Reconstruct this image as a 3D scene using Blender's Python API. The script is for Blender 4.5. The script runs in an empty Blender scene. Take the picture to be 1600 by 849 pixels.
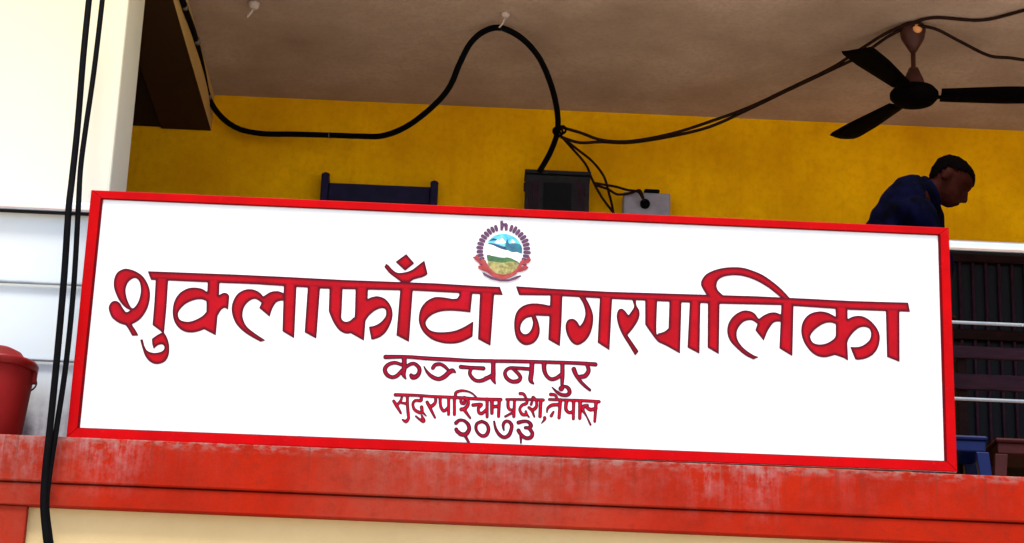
import bpy, bmesh, math, random
import numpy as np
from mathutils import Vector, Matrix
from mathutils.geometry import tessellate_polygon

rad = math.radians
random.seed(7)
scene = bpy.context.scene
COL = scene.collection

# ------------------------------------------------------------------ camera
F_PX, CXP, CYP = 3300.0, 800.0, 424.5          # focal length and centre in photograph pixels
CAM = Vector((0.0, -8.76, 1.6))
ROT = (Matrix.Rotation(rad(-0.9), 3, 'Z') @ Matrix.Rotation(rad(108.0), 3, 'X') @ Matrix.Rotation(rad(2.19), 3, 'Z'))
cam_d = bpy.data.cameras.new('camera')
cam = bpy.data.objects.new('camera', cam_d); COL.objects.link(cam)
cam.matrix_world = Matrix.Translation(CAM) @ ROT.to_4x4()
cam_d.sensor_fit = 'HORIZONTAL'; cam_d.sensor_width = 36.0; cam_d.lens = F_PX / 1600 * 36
cam_d.clip_start = 0.05; cam_d.clip_end = 2000
scene.camera = cam

# ------------------------------------------------------------------ light
SUN_EL, SUN_AZ = rad(69), rad(-6)                # azimuth measured from straight in front of the facade
world = bpy.data.worlds.new('World'); scene.world = world; world.use_nodes = True
wn = world.node_tree; wn.nodes.clear()
sky = wn.nodes.new('ShaderNodeTexSky'); sky.sky_type = 'NISHITA'; sky.sun_disc = False
sky.sun_elevation = SUN_EL; sky.sun_rotation = rad(180) - SUN_AZ
sky.air_density = 1.0; sky.dust_density = 3.0
bg = wn.nodes.new('ShaderNodeBackground'); bg.inputs['Strength'].default_value = 0.14
wo = wn.nodes.new('ShaderNodeOutputWorld')
wn.links.new(sky.outputs[0], bg.inputs['Color']); wn.links.new(bg.outputs[0], wo.inputs['Surface'])
sun_d = bpy.data.lights.new('sun', 'SUN'); sun_d.energy = 2.0; sun_d.angle = rad(11); sun_d.color = (1, .96, .9)
sun = bpy.data.objects.new('sun', sun_d); COL.objects.link(sun)
to_sun = Vector((math.sin(SUN_AZ) * math.cos(SUN_EL), -math.cos(SUN_AZ) * math.cos(SUN_EL), math.sin(SUN_EL)))
sun.rotation_euler = to_sun.to_track_quat('Z', 'Y').to_euler()
sun.location = (0, -10, 20)
vs = scene.view_settings
vs.view_transform = 'Standard'; vs.look = 'None'; vs.gamma = 1; vs.use_curve_mapping = False
vs.exposure = 1.4

# ------------------------------------------------------------------ helpers
def ray(px, py): return ROT @ Vector(((px - CXP) / F_PX, -(py - CYP) / F_PX, -1.0))
def at(px, py, Y):
    d = ray(px, py); return CAM + d * ((Y - CAM.y) / d.y)
def atz(px, py, Z):
    d = ray(px, py); return CAM + d * ((Z - CAM.z) / d.z)

def tag(o, label=None, cat=None, group=None, kind=None):
    if label: o['label'] = label
    if cat: o['category'] = cat
    if group: o['group'] = group
    if kind: o['kind'] = kind
    return o
def empty(name, loc=(0, 0, 0), rz=0):
    o = bpy.data.objects.new(name, None); COL.objects.link(o)
    o.location = loc; o.rotation_euler = (0, 0, rz); o.empty_display_size = .1
    return o
def link(name, me, mat, parent=None, world_coords=True, smooth=False, label=None):
    """mesh data given in world coordinates -> object; origin moved to the parent when there is one"""
    o = bpy.data.objects.new(name, me); COL.objects.link(o)
    for m in (mat if isinstance(mat, (list, tuple)) else [mat]): me.materials.append(m)
    if parent is not None:
        o.parent = parent
        if world_coords:
            M = Matrix.Identity(4); p = parent; ch = []
            while p is not None: ch.append(p); p = p.parent
            for p in reversed(ch): M = M @ Matrix.LocRotScale(p.location, p.rotation_euler, p.scale)
            me.transform(M.inverted())
    if smooth:
        for f in me.polygons: f.use_smooth = True
    if label: o['label'] = label
    return o

class MB:
    """collects shapes of ONE part"""
    def __init__(s): s.bm = bmesh.new()
    def box(s, lo, hi, bev=0.0, M=None, seg=2):
        lo = Vector(lo); hi = Vector(hi)
        b = bmesh.new(); bmesh.ops.create_cube(b, size=1)
        bmesh.ops.scale(b, vec=hi - lo, verts=b.verts); bmesh.ops.translate(b, vec=(lo + hi) / 2, verts=b.verts)
        if bev: bmesh.ops.bevel(b, geom=b.edges[:], offset=bev, segments=seg, affect='EDGES', profile=.5)
        if M is not None: b.transform(M)
        return s.add(b)
    def add(s, b):
        me = bpy.data.meshes.new('tmp'); b.to_mesh(me); b.free(); s.bm.from_mesh(me); bpy.data.meshes.remove(me); return s
    def hexa(s, pts, bev=0.0):
        """8 points: 4 of the near face, 4 of the far face in the same order"""
        b = bmesh.new(); v = [b.verts.new(p) for p in pts]
        for q in ((0, 1, 2, 3), (7, 6, 5, 4), (0, 4, 5, 1), (1, 5, 6, 2), (2, 6, 7, 3), (3, 7, 4, 0)): b.faces.new([v[i] for i in q])
        bmesh.ops.recalc_face_normals(b, faces=b.faces[:])
        if bev: bmesh.ops.bevel(b, geom=b.edges[:], offset=bev, segments=2, affect='EDGES', profile=.5)
        return s.add(b)
    def tube(s, pts, r, n=10, cap=True):
        pts = [Vector(p) for p in pts]; rs = r if isinstance(r, (list, tuple)) else [r] * len(pts)
        b = bmesh.new(); rings = []; prev = None
        for i, p in enumerate(pts):
            t = (pts[min(i + 1, len(pts) - 1)] - pts[max(i - 1, 0)])
            if t.length < 1e-9: t = Vector((0, 0, 1))
            t.normalize()
            if prev is None:
                a = Vector((0, 0, 1)) if abs(t.z) < .9 else Vector((1, 0, 0)); u = t.cross(a).normalized()
            else:
                u = prev - t * prev.dot(t); u.normalize()
            prev = u; w = t.cross(u)
            rings.append([b.verts.new(p + (u * math.cos(2 * math.pi * k / n) + w * math.sin(2 * math.pi * k / n)) * rs[i]) for k in range(n)])
        for A, B in zip(rings, rings[1:]):
            for k in range(n): b.faces.new((A[k], A[(k + 1) % n], B[(k + 1) % n], B[k]))
        if cap: b.faces.new(rings[0][::-1]); b.faces.new(rings[-1])
        bmesh.ops.recalc_face_normals(b, faces=b.faces[:])
        return s.add(b)
    def lathe(s, prof, c, n=32, axis=None, close=False):
        b = bmesh.new(); rings = []
        for (r, z) in prof: rings.append([b.verts.new((r * math.cos(2 * math.pi * k / n), r * math.sin(2 * math.pi * k / n), z)) for k in range(n)])
        for A, B in zip(rings, rings[1:]):
            for k in range(n): b.faces.new((A[k], A[(k + 1) % n], B[(k + 1) % n], B[k]))
        if not close: b.faces.new(rings[0][::-1]); b.faces.new(rings[-1])
        bmesh.ops.recalc_face_normals(b, faces=b.faces[:])
        M = Matrix.Translation(c)
        if axis is not None: M = M @ Vector(axis).to_track_quat('Z', 'Y').to_matrix().to_4x4()
        b.transform(M); return s.add(b)
    def ball(s, c, r, sc=(1, 1, 1), M3=None, u=20, v=14):
        b = bmesh.new(); bmesh.ops.create_uvsphere(b, u_segments=u, v_segments=v, radius=r)
        bmesh.ops.scale(b, vec=sc, verts=b.verts)
        M = Matrix.Translation(c) @ (M3.to_4x4() if M3 is not None else Matrix.Identity(4))
        b.transform(M); return s.add(b)
    def mesh(s, name='mesh'):
        me = bpy.data.meshes.new(name); s.bm.to_mesh(me); s.bm.free(); return me
    def build(s, name, mat, parent=None, smooth=False, label=None):
        return link(name, s.mesh(name), mat, parent, True, smooth, label)

def crom(pts, n=8, closed=False):
    """Catmull-Rom through tuples of any dimension"""
    P = [np.array(p, float) for p in pts]; out = []
    N = len(P); rng = range(N if closed else N - 1)
    for i in rng:
        if closed: a, b, c, d = P[i - 1], P[i], P[(i + 1) % N], P[(i + 2) % N]
        else: a, b, c, d = P[max(i - 1, 0)], P[i], P[i + 1], P[min(i + 2, N - 1)]
        for k in range(n):
            t = k / n
            out.append(.5 * (2 * b + (c - a) * t + (2 * a - 5 * b + 4 * c - d) * t * t + (3 * b - a - 3 * c + d) * t ** 3))
    if not closed: out.append(P[-1])
    return out
def wire(pts, n=8):           # (px, py, Y) control points -> world points, kept just under the ceiling
    out = []
    for p in crom(pts, n):
        q = at(*p[:2], p[2])
        out.append(atz(p[0], p[1], 6.192) if q.z > 6.192 and q.y > 0 else q)
    return out

# ------------------------------------------------------------------ materials
def nt(name):
    m = bpy.data.materials.new(name); m.use_nodes = True
    t = m.node_tree; b = t.nodes['Principled BSDF']; return m, t, b
def node(t, kind, **kw):
    n = t.nodes.new(kind)
    for k, v in kw.items():
        if k in n.inputs.keys(): n.inputs[k].default_value = v
        else: setattr(n, k, v)
    return n
def ramp(t, fac, stops, interp='LINEAR'):
    r = t.nodes.new('ShaderNodeValToRGB'); r.color_ramp.interpolation = interp
    e = r.color_ramp.elements
    while len(e) < len(stops): e.new(.5)
    for el, (p, c) in zip(e, stops):
        el.position = p; el.color = (*c, 1) if len(c) == 3 else c
    t.links.new(fac, r.inputs['Fac']); return r.outputs['Color']
def g(v): return (v, v, v)
def coords(t, scale=(1, 1, 1), kind='Object'):
    tc = t.nodes.new('ShaderNodeTexCoord'); mp = t.nodes.new('ShaderNodeMapping'); mp.inputs['Scale'].default_value = scale
    t.links.new(tc.outputs[kind], mp.inputs['Vector']); return mp.outputs['Vector']
def noise(t, vec, scale, detail=4, rough=.55):
    n = node(t, 'ShaderNodeTexNoise', Scale=scale, Detail=detail, Roughness=rough); t.links.new(vec, n.inputs['Vector']); return n.outputs['Fac']
def mix(t, fac, a, b, mode='MIX'):
    n = t.nodes.new('ShaderNodeMix'); n.data_type = 'RGBA'; n.blend_type = mode
    for s, v in ((0, fac), (6, a), (7, b)):
        if hasattr(v, 'default_value') or hasattr(v, 'is_linked'): t.links.new(v, n.inputs[s])
        else: n.inputs[s].default_value = v if s == 0 else (*v, 1)
    return n.outputs[2]
def math_(t, op, a, b=None, clamp=False):
    n = t.nodes.new('ShaderNodeMath'); n.operation = op; n.use_clamp = clamp
    for i, v in enumerate((a, b)):
        if v is None: continue
        if hasattr(v, 'is_linked'): t.links.new(v, n.inputs[i])
        else: n.inputs[i].default_value = v
    return n.outputs[0]
def bump(t, b, h, strength=.2, dist=.01):
    n = node(t, 'ShaderNodeBump', Strength=strength, Distance=dist); t.links.new(h, n.inputs['Height']); t.links.new(n.outputs[0], b.inputs['Normal'])

def simple(name, c, rough=.6, var=.15, scale=8, metal=0.0, bmp=0.0, spec=.15, stretch=(1, 1, 1)):
    m, t, b = nt(name)
    v = coords(t, stretch); n = noise(t, v, scale, 5)
    lo = tuple(x * (1 - var) for x in c); hi = tuple(min(1, x * (1 + var)) for x in c)
    t.links.new(ramp(t, n, [(.3, lo), (.7, hi)]), b.inputs['Base Color'])
    b.inputs['Roughness'].default_value = rough; b.inputs['Metallic'].default_value = metal
    b.inputs['Specular IOR Level'].default_value = spec
    if bmp: bump(t, b, noise(t, v, scale * 6, 6, .65), bmp, .004)
    return m

def plaster(name, c, dirt, amount=.5, bmp=.25, streak=.0, mott=.12):
    m, t, b = nt(name); v = coords(t)
    big = noise(t, v, 1.3, 6, .6); mid = noise(t, v, 9, 6, .65); fine = noise(t, v, 140, 3, .6)
    col = mix(t, ramp(t, big, [(.38, g(0)), (.72, g(amount))]), c, dirt)
    col = mix(t, ramp(t, mid, [(.45, g(0)), (.8, g(amount * .6))]), col, tuple(x * .75 for x in c))
    col = mix(t, ramp(t, noise(t, v, 34, 4, .7), [(.46, g(0)), (.66, g(amount * mott))]), col, dirt)
    col = mix(t, ramp(t, noise(t, v, 75, 3, .7), [(.60, g(0)), (.74, g(amount * mott * .8))]), col, tuple(x * .55 for x in dirt))
    if streak:
        st = noise(t, coords(t, (14, 14, .9)), 1.0, 5, .6)
        col = mix(t, ramp(t, st, [(.52, g(0)), (.8, g(streak))]), col, dirt)
    t.links.new(col, b.inputs['Base Color']); b.inputs['Roughness'].default_value = .85
    b.inputs['Specular IOR Level'].default_value = .04
    h = math_(t, 'ADD', mid, math_(t, 'MULTIPLY', fine, .35)); bump(t, b, h, bmp, .006)
    return m

M_yellow = plaster('yellow_plaster', (.84, .44, .001), (.48, .18, .001), .8, .5, .3, .3)
M_ceiling = plaster('ceiling_plaster', (.45, .335, .25), (.25, .17, .115), .9, .6, .0, .4)
M_cream = plaster('cream_paint', (.46, .35, .18), (.36, .26, .12), .4, .2)
def column_mat():
    m, t, b = nt('white_paint'); v = coords(t)
    sx = node(t, 'ShaderNodeSeparateXYZ'); t.links.new(v, sx.inputs[0])
    big = noise(t, v, 1.6, 6, .6); mid = noise(t, v, 12, 6, .7); st = noise(t, coords(t, (16, 16, .9)), 1.0, 5, .6)
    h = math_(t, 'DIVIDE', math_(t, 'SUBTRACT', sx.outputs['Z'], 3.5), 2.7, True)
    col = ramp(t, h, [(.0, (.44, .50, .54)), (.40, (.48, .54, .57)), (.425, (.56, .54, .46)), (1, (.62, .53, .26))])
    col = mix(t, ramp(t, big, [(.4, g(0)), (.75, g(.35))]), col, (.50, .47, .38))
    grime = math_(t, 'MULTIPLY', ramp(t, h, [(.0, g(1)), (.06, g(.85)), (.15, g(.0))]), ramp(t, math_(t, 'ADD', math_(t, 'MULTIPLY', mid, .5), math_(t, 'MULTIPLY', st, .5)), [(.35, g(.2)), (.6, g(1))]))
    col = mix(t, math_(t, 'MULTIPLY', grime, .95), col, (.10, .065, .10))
    col = mix(t, ramp(t, noise(t, v, 55, 4), [(.70, g(0)), (.76, g(.4))]), col, (.4, .36, .28))
    t.links.new(col, b.inputs['Base Color']); b.inputs['Roughness'].default_value = .8; b.inputs['Specular IOR Level'].default_value = .2
    bump(t, b, mid, .12, .005); return m
M_column = column_mat()
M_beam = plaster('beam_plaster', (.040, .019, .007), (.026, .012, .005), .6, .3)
M_loft = plaster('shaded_plaster', (.022, .012, .007), (.012, .007, .004), .6, .3)  # near-black colour holds the shade of the left bay's low ceiling
M_beamside = plaster('beam_side_lit_paint', (.50, .32, .11), (.36, .22, .07), .6, .3)  # tan paint, lightened in colour for the light this face catches
M_floor = plaster('concrete_floor', (.40, .36, .31), (.30, .26, .22), .6, .3)
M_slab = plaster('slab_plaster', (.6, .5, .3), (.4, .32, .2), .5, .3)

def fascia_mat(name, base, bright):
    m, t, b = nt(name)
    v = coords(t)
    sx = node(t, 'ShaderNodeSeparateXYZ'); t.links.new(v, sx.inputs[0])
    u = math_(t, 'DIVIDE', math_(t, 'ADD', sx.outputs['X'], 2.0), 4.4, True)       # 0..1 along the ledge
    h = math_(t, 'DIVIDE', math_(t, 'SUBTRACT', sx.outputs['Z'], 3.24), .30, True)  # 0 bottom .. 1 top
    big = noise(t, v, 3.0, 6, .6); mid = noise(t, v, 14, 7, .7)
    streak = noise(t, coords(t, (26, 26, 3.0)), 1.0, 6, .7)
    streak2 = noise(t, coords(t, (11, 11, .8)), 1.0, 5, .6)
    col = mix(t, ramp(t, big, [(.35, g(0)), (.65, g(1))]), base, bright)
    # faded, chalky stretches of the old paint
    fade = ramp(t, u, [(.0, g(.75)), (.035, g(.6)), (.09, g(.5)), (.12, g(.08)), (.28, g(.05)), (.34, g(.55)), (.46, g(.85)), (.56, g(.6)), (.64, g(.15)), (.72, g(.12)), (.78, g(.05)), (1, g(.03))])
    f = math_(t, 'MULTIPLY', fade, ramp(t, math_(t, 'ADD', math_(t, 'MULTIPLY', streak2, .6), math_(t, 'MULTIPLY', mid, .4)), [(.32, g(.25)), (.62, g(1))]))
    col = mix(t, math_(t, 'MULTIPLY', f, .8), col, (.17, .045, .028))
    # grey-white runs from the top edge
    runs = ramp(t, u, [(.0, g(.55)), (.05, g(.85)), (.085, g(.25)), (.105, g(.95)), (.135, g(.8)), (.165, g(.05)), (.33, g(0)), (.42, g(.3)), (.50, g(.5)), (.56, g(.3)), (.615, g(.1)), (.65, g(.15)), (.67, g(.75)), (.70, g(.4)), (.725, g(.9)), (.745, g(.05)), (.8, g(.15)), (.84, g(.05)), (1, g(.05))])
    top = ramp(t, h, [(.15, g(.0)), (.55, g(.35)), (.97, g(1))])
    r = math_(t, 'MULTIPLY', math_(t, 'MULTIPLY', runs, top), ramp(t, math_(t, 'ADD', math_(t, 'MULTIPLY', streak, .5), math_(t, 'MULTIPLY', mid, .5)), [(.46, g(0)), (.62, g(1))]))
    col = mix(t, math_(t, 'MULTIPLY', r, .8), col, (.27, .20, .20))
    specks = ramp(t, noise(t, v, 60, 5, .7), [(.62, g(0)), (.72, g(.5))])
    col = mix(t, specks, col, (.15, .016, .008))
    col = mix(t, ramp(t, noise(t, v, 22, 7, .75), [(.50, g(0)), (.72, g(.55))]), col, (.13, .012, .005))
    edge = math_(t, 'MULTIPLY', ramp(t, h, [(.86, g(0)), (.97, g(1))]), ramp(t, noise(t, coords(t, (16, 16, 30)), 1.0, 6, .7), [(.45, g(0)), (.62, g(.8))]))
    col = mix(t, edge, col, (.20, .12, .105))
    drip = math_(t, 'MULTIPLY', ramp(t, noise(t, coords(t, (40, 40, .5)), 1.0, 3, .5), [(.60, g(0)), (.70, g(.5))]), ramp(t, h, [(.3, g(0)), (1, g(1))]))
    col = mix(t, drip, col, (.10, .018, .012))
    t.links.new(col, b.inputs['Base Color']); b.inputs['Roughness'].default_value = .75
    b.inputs['Specular IOR Level'].default_value = .04
    bump(t, b, math_(t, 'ADD', mid, math_(t, 'MULTIPLY', noise(t, v, 90, 3), .4)), .35, .006)
    return m
M_fascia = fascia_mat('weathered_red_paint', (.215, .0075, .0012), (.275, .0095, .0008))

def gloss_paint(name, c, dark, wear, rough=.35):
    m, t, b = nt(name); v = coords(t)
    n1 = noise(t, v, 5, 5, .6); n2 = noise(t, v, 45, 5, .7)
    col = mix(t, ramp(t, n1, [(.35, g(0)), (.7, g(.8))]), c, dark)
    col = mix(t, ramp(t, n2, [(.62, g(0)), (.74, g(.6))]), col, wear)
    t.links.new(col, b.inputs['Base Color'])
    b.inputs['Roughness'].default_value = rough + .15; b.inputs['Specular IOR Level'].default_value = .04
    bump(t, b, n2, .12, .003); return m
M_frame = gloss_paint('red_frame_enamel', (.36, .0, .001), (.25, .0, .001), (.46, .012, .018))

M_bead = gloss_paint('dark_red_bead', (.10, .0, .001), (.07, .0, .001), (.2, .005, .006))

def panel_mat():
    m, t, b = nt('white_sign_enamel'); v = coords(t)
    st = noise(t, coords(t, (6, 6, .7)), 1.0, 5, .6); n2 = noise(t, v, 7, 6, .65); sp = noise(t, v, 70, 4, .6)
    col = mix(t, ramp(t, n2, [(.4, g(0)), (.75, g(.5))]), (.60, .59, .60), (.50, .53, .56))
    col = mix(t, ramp(t, st, [(.55, g(0)), (.8, g(.35))]), col, (.46, .44, .46))
    col = mix(t, ramp(t, sp, [(.70, g(0)), (.78, g(.4))]), col, (.5, .46, .46))
    t.links.new(col, b.inputs['Base Color']); b.inputs['Roughness'].default_value = .45
    bump(t, b, n2, .08, .004); return m
M_panel = panel_mat()

def letter_mat(name, core, edge, w0, w1):
    """hand-brushed lettering: a dark outline stroke round a red filling (edge = painted outline)"""
    m, t, b = nt(name); v = coords(t)
    a = node(t, 'ShaderNodeAttribute', attribute_name='edge')
    n = noise(t, v, 30, 5, .6); br = noise(t, v, 9, 4, .6)
    d = math_(t, 'ADD', a.outputs['Fac'], math_(t, 'MULTIPLY', math_(t, 'SUBTRACT', n, .5), 1.6))
    mr = node(t, 'ShaderNodeMapRange'); mr.inputs['From Min'].default_value = w0; mr.inputs['From Max'].default_value = w1
    t.links.new(d, mr.inputs['Value'])
    c2 = mix(t, ramp(t, br, [(.35, g(0)), (.68, g(1))]), core, tuple(x * .72 for x in core))
    c2 = mix(t, ramp(t, noise(t, v, 3.1, 3), [(.6, g(0)), (.75, g(.35))]), c2, (.48, .003, .045))
    t.links.new(mix(t, mr.outputs[0], edge, c2), b.inputs['Base Color'])
    b.inputs['Roughness'].default_value = .5; b.inputs['Specular IOR Level'].default_value = .08; return m
M_title = letter_mat('red_title_paint', (.30, .0, .005), (.065, .0, .005), 1.8, 5.6)
M_small = letter_mat('maroon_text_paint', (.22, .0, .012), (.030, .0, .010), .7, 2.6)
M_prov = letter_mat('red_text_paint', (.32, .0, .010), (.045, .0, .012), .6, 2.2)

M_steel = simple('stainless_steel', (.72, .74, .76), .28, .06, 10, metal=.85)
M_steel_dull = simple('dull_grey_steel', (.24, .27, .29), .5, .15, 10, metal=.4)
M_black = simple('black_cable_rubber', (.002, .002, .0025), .75, .3, 20, spec=.03)
M_brownwire = simple('brown_wire', (.014, .005, .003), .6, .3, 20, spec=.06)
M_fan = simple('dark_brown_fan_enamel', (.0015, .001, .001), .7, .3, 12, spec=.01)
M_fanmetal = simple('fan_copper_brown', (.045, .014, .009), .45, .25, 14, metal=.1)
M_canopy_glint = simple('fan_canopy_amber_glint', (.55, .24, .08), .35, .2, 20)
M_darkbox = simple('dark_grey_metal_box', (.012, .010, .012), .5, .4, 25)
M_boxgap = simple('black_recess', (.004, .004, .005), .8, .2, 10)
M_lilac = simple('pale_grey_box_plastic', (.24, .22, .26), .5, .12, 25)
M_indigo = simple('dark_indigo_paint', (.006, .0035, .028), .55, .35, 14)
M_wood = simple('dark_brown_wood', (.010, .0025, .002), .6, .45, 4, spec=.05, stretch=(3, 3, 12))
M_slat = simple('purplish_brown_wood', (.022, .008, .013), .6, .35, 5, spec=.05, stretch=(2, 20, 20))
M_glass = simple('dark_window_glass', (.003, .003, .004), .5, .2, 3, spec=.1)
M_bar = simple('window_bar_paint', (.030, .010, .018), .6, .3, 20, spec=.08)
M_blue = simple('blue_plastic', (.001, .006, .055), .35, .15, 12)
M_red_pl = simple('dark_red_plastic', (.030, .0008, .0008), .6, .2, 12)
M_bucket = simple('red_bucket_plastic', (.12, .001, .001), .7, .4, 5, stretch=(1, 1, .4))
M_bucket_in = simple('bucket_rim_plastic', (.12, .002, .002), .35, .15, 9)
M_dark = simple('handle_dark', (.015, .012, .012), .5, .2, 12)
M_skin = simple('skin', (.016, .0028, .0014), .7, .3, 30, spec=.02)
M_hair = simple('black_hair', (.0015, .001, .001), .8, .4, 90, bmp=.4, spec=.0)
M_jacket = simple('navy_jacket_cloth', (.0005, .0006, .0050), .95, .95, 11, bmp=.3, spec=.02)
M_trouser = simple('charcoal_cloth', (.02, .02, .024), .85, .3, 20)
M_hook = simple('pale_hook_metal', (.45, .36, .30), .5, .2, 30)
M_tape = simple('grey_tape', (.12, .10, .085), .6, .2, 30)
M_ground = plaster('paved_yard', (.60, .53, .44), (.48, .42, .34), .6, .3)

# ------------------------------------------------------------------ setting: ground
mb = MB(); mb.box((-150, -150, -.2), (150, 150, 0))
tag(mb.build('ground', M_ground), kind='structure')

# ------------------------------------------------------------------ building
LEDGE, LIP, FBOT, FLOOR, ZC = 3.54, 3.352, 3.256, 3.50, 6.204
YF, YB = -.38, 2.40
bld = tag(empty('office_building'), 'two storey office building with red ledge, white column and yellow open balcony', 'building')
XL, XR = -7.0, 7.0
# ledge: upper band, then a slightly recessed lower band
mb = MB(); mb.box((XL, YF, LIP), (XR, -.0, LEDGE), .006)
mb.box((XL, YF + .009, FBOT), (XR, -.0, LIP - .007), .004); mb.box((XL, YF + .03, LIP - .0072), (XR, -.002, LIP + .002))
mb.build('ledge', M_fascia, bld)
for xa, xb in ((XL, -1.775), (3.975, XR)):
    mb = MB(); mb.box((xa, YF + .020, .0), (xb, YF + .20, FBOT - .001), .006); mb.build('pilaster', M_fascia, bld)
mb = MB(); mb.box((-1.775, YF + .055, 0), (3.975, YF + .20, FBOT - .001))
mb.build('ground_floor_wall', M_cream, bld)
mb = MB(); mb.box((XL, .001, 3.28), (XR, YB, FLOOR)); mb.build('balcony_floor', M_floor, bld)
mb = MB(); mb.box((XL, YB, 0), (XR, YB + .25, 8.0)); mb.build('back_wall', M_yellow, bld)
mb = MB(); mb.box((XL, .0, ZC), (XR, YB - .001, ZC + .16)); mb.build('ceiling', M_ceiling, bld)
mb = MB(); mb.box((XL, -.06, ZC + .161), (XR, YB - .001, ZC + .3)); mb.box((XL, -.05, ZC + .30), (XR, .10, ZC + 1.2))
mb.build('parapet', M_slab, bld)
mb = MB(); mb.box((-2.75, 0, FLOOR - .0005), (-1.643, .42, ZC - .001), .012); mb.build('column', M_column, bld, label='white painted column at the left edge')
mb = MB(); mb.box((XL, .02, FLOOR - .0005), (-2.751, .30, ZC - .001)); mb.build('light_block_wall', M_column, bld)  # unseen wall added to keep light out of the left bay
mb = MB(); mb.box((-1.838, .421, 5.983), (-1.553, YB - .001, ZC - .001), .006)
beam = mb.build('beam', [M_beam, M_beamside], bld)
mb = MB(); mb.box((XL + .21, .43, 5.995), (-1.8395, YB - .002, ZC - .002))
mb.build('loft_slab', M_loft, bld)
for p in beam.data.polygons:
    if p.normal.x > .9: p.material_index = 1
for sx in (XL, XR - .2):
    mb = MB(); mb.box((sx, 0.002, FLOOR), (sx + .2, YB - .002, ZC - .002)); mb.build('end_wall', M_yellow, bld)
mb = MB(); mb.box((5.0, 0, FLOOR - .0005), (5.6, .42, ZC - .001), .012); mb.build('column', M_column, bld)
# dark wooden barred window in the yellow wall
wx0, wx1, wz0, wz1 = 2.50, 4.05, 3.75, 5.47
fr = MB()
for lo, hi in (((wx0, wz1 - .09), (wx1, wz1)), ((wx0, wz0), (wx1, wz0 + .08)), ((wx0, wz0 + .08), (wx0 + .08, wz1 - .09)), ((wx1 - .08, wz0 + .08), (wx1, wz1 - .09)), ((3.24, wz0 + .08), (3.31, wz1 - .09)), ((wx0 + .08, 4.93), (3.24, 4.99)), ((3.31, 4.93), (wx1 - .08, 4.99))):
    fr.box((lo[0], YB - .06, lo[1]), (hi[0], YB - .003, hi[1]), .004)
win = fr.build('window', M_wood, bld, label='dark brown wooden window with vertical bars')
mb = MB(); mb.box((wx0 + .08, YB - .018, wz0 + .08), (wx1 - .08, YB - .006, wz1 - .09)); mb.build('pane', M_glass, win)
x = at(1506, 560, YB - .07).x
while x - .073 > wx0 + .09: x -= .073
k = 0
while x < wx1 - .09:
    if not (3.23 < x < 3.32):
        mb = MB(); mb.tube([(x, YB - .038, wz0 + .08), (x, YB - .038, wz1 - .09)], .009, 8); mb.build('window_bar', M_bar, win, True)
    x += .073

# ------------------------------------------------------------------ balcony railing
rl = tag(empty('balcony_railing', (0, -.05, FLOOR)), 'stainless steel balcony railing with thick top rail behind the sign', 'railing')
mb = MB(); mb.tube([(XL + .3, -.028, 4.646), (XR - .3, -.028, 4.646)], .024, 16); mb.build('top_rail', M_steel, rl, True)
mb = MB(); mb.box((XL + .3, -.030, 4.646 - .031), (XR - .3, -.006, 4.646 - .0205), .002); mb.build('rail_shadow_bar', M_boxgap, rl)  # black strip standing in for the shadow line below the top rail
for z in (4.298, 3.955):
    mb = MB(); mb.tube([(XL + .3, -.013, z), (XR - .3, -.013, z)], .0072, 10); mb.build('middle_rail', M_steel_dull, rl, True)
for px in (-6.2, -4.6, -3.2, -.9, 1.1, 3.1, 4.7, 6.2):
    mb = MB(); mb.tube([(px, -.04, LEDGE - .002), (px, -.04, 4.63)], .016, 12); mb.build('post', M_steel, rl, True)

# ------------------------------------------------------------------ sign board
SY = -.36                                         # plane of the painted face
O = [(143, 298), (1482, 357), (1495, 738), (104, 685)]
I = [(158.5, 311.5), (1468, 368), (1478, 721.5), (122, 669.5)]
o3 = [at(*p, SY) for p in O]; i3 = [at(*p, SY) for p in I]
ctr = sum(o3, Vector()) / 4
sign = tag(empty('sign_board', (ctr.x, SY, o3[3].z)), 'long white municipality sign board with red frame and red hand painted writing', 'sign board')
def dY(p, y): return Vector((p.x, y, p.z))
mb = MB(); mb.hexa([dY(p, SY) for p in o3] + [dY(p, SY + .022) for p in o3]); mb.build('panel', M_panel, sign)
fb = MB()
for k in range(4):
    a, b2, c, d = o3[k], o3[(k + 1) % 4], i3[(k + 1) % 4], i3[k]
    fb.hexa([dY(p, SY - .009) for p in (a, b2, c, d)] + [dY(p, SY - .0008) for p in (a, b2, c, d)], .003)
fb.build('frame', M_frame, sign)
cI = sum(i3, Vector()) / 4
i4 = [p + (cI - p).normalized() * .008 for p in i3]; i5 = [p + (p - cI).normalized() * .003 for p in i3]
fb = MB()
for k in range(4):
    a, b2, c, d = i5[k], i5[(k + 1) % 4], i4[(k + 1) % 4], i4[k]
    fb.hexa([dY(p, SY - .0098) for p in (a, b2)] + [dY(p, SY - .005) for p in (c, d)] + [dY(p, SY - .0006) for p in (a, b2, c, d)], .001)
fb.build('inner_bead', M_bead, sign)
for px in (-1.2, 0, 1.3):
    for z in (3.955, 4.298):
        mb = MB(); mb.box((px - .02, SY + .0225, z - .012), (px + .02, -.024, z + .012)); mb.build('bracket', M_dark, sign)

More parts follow.
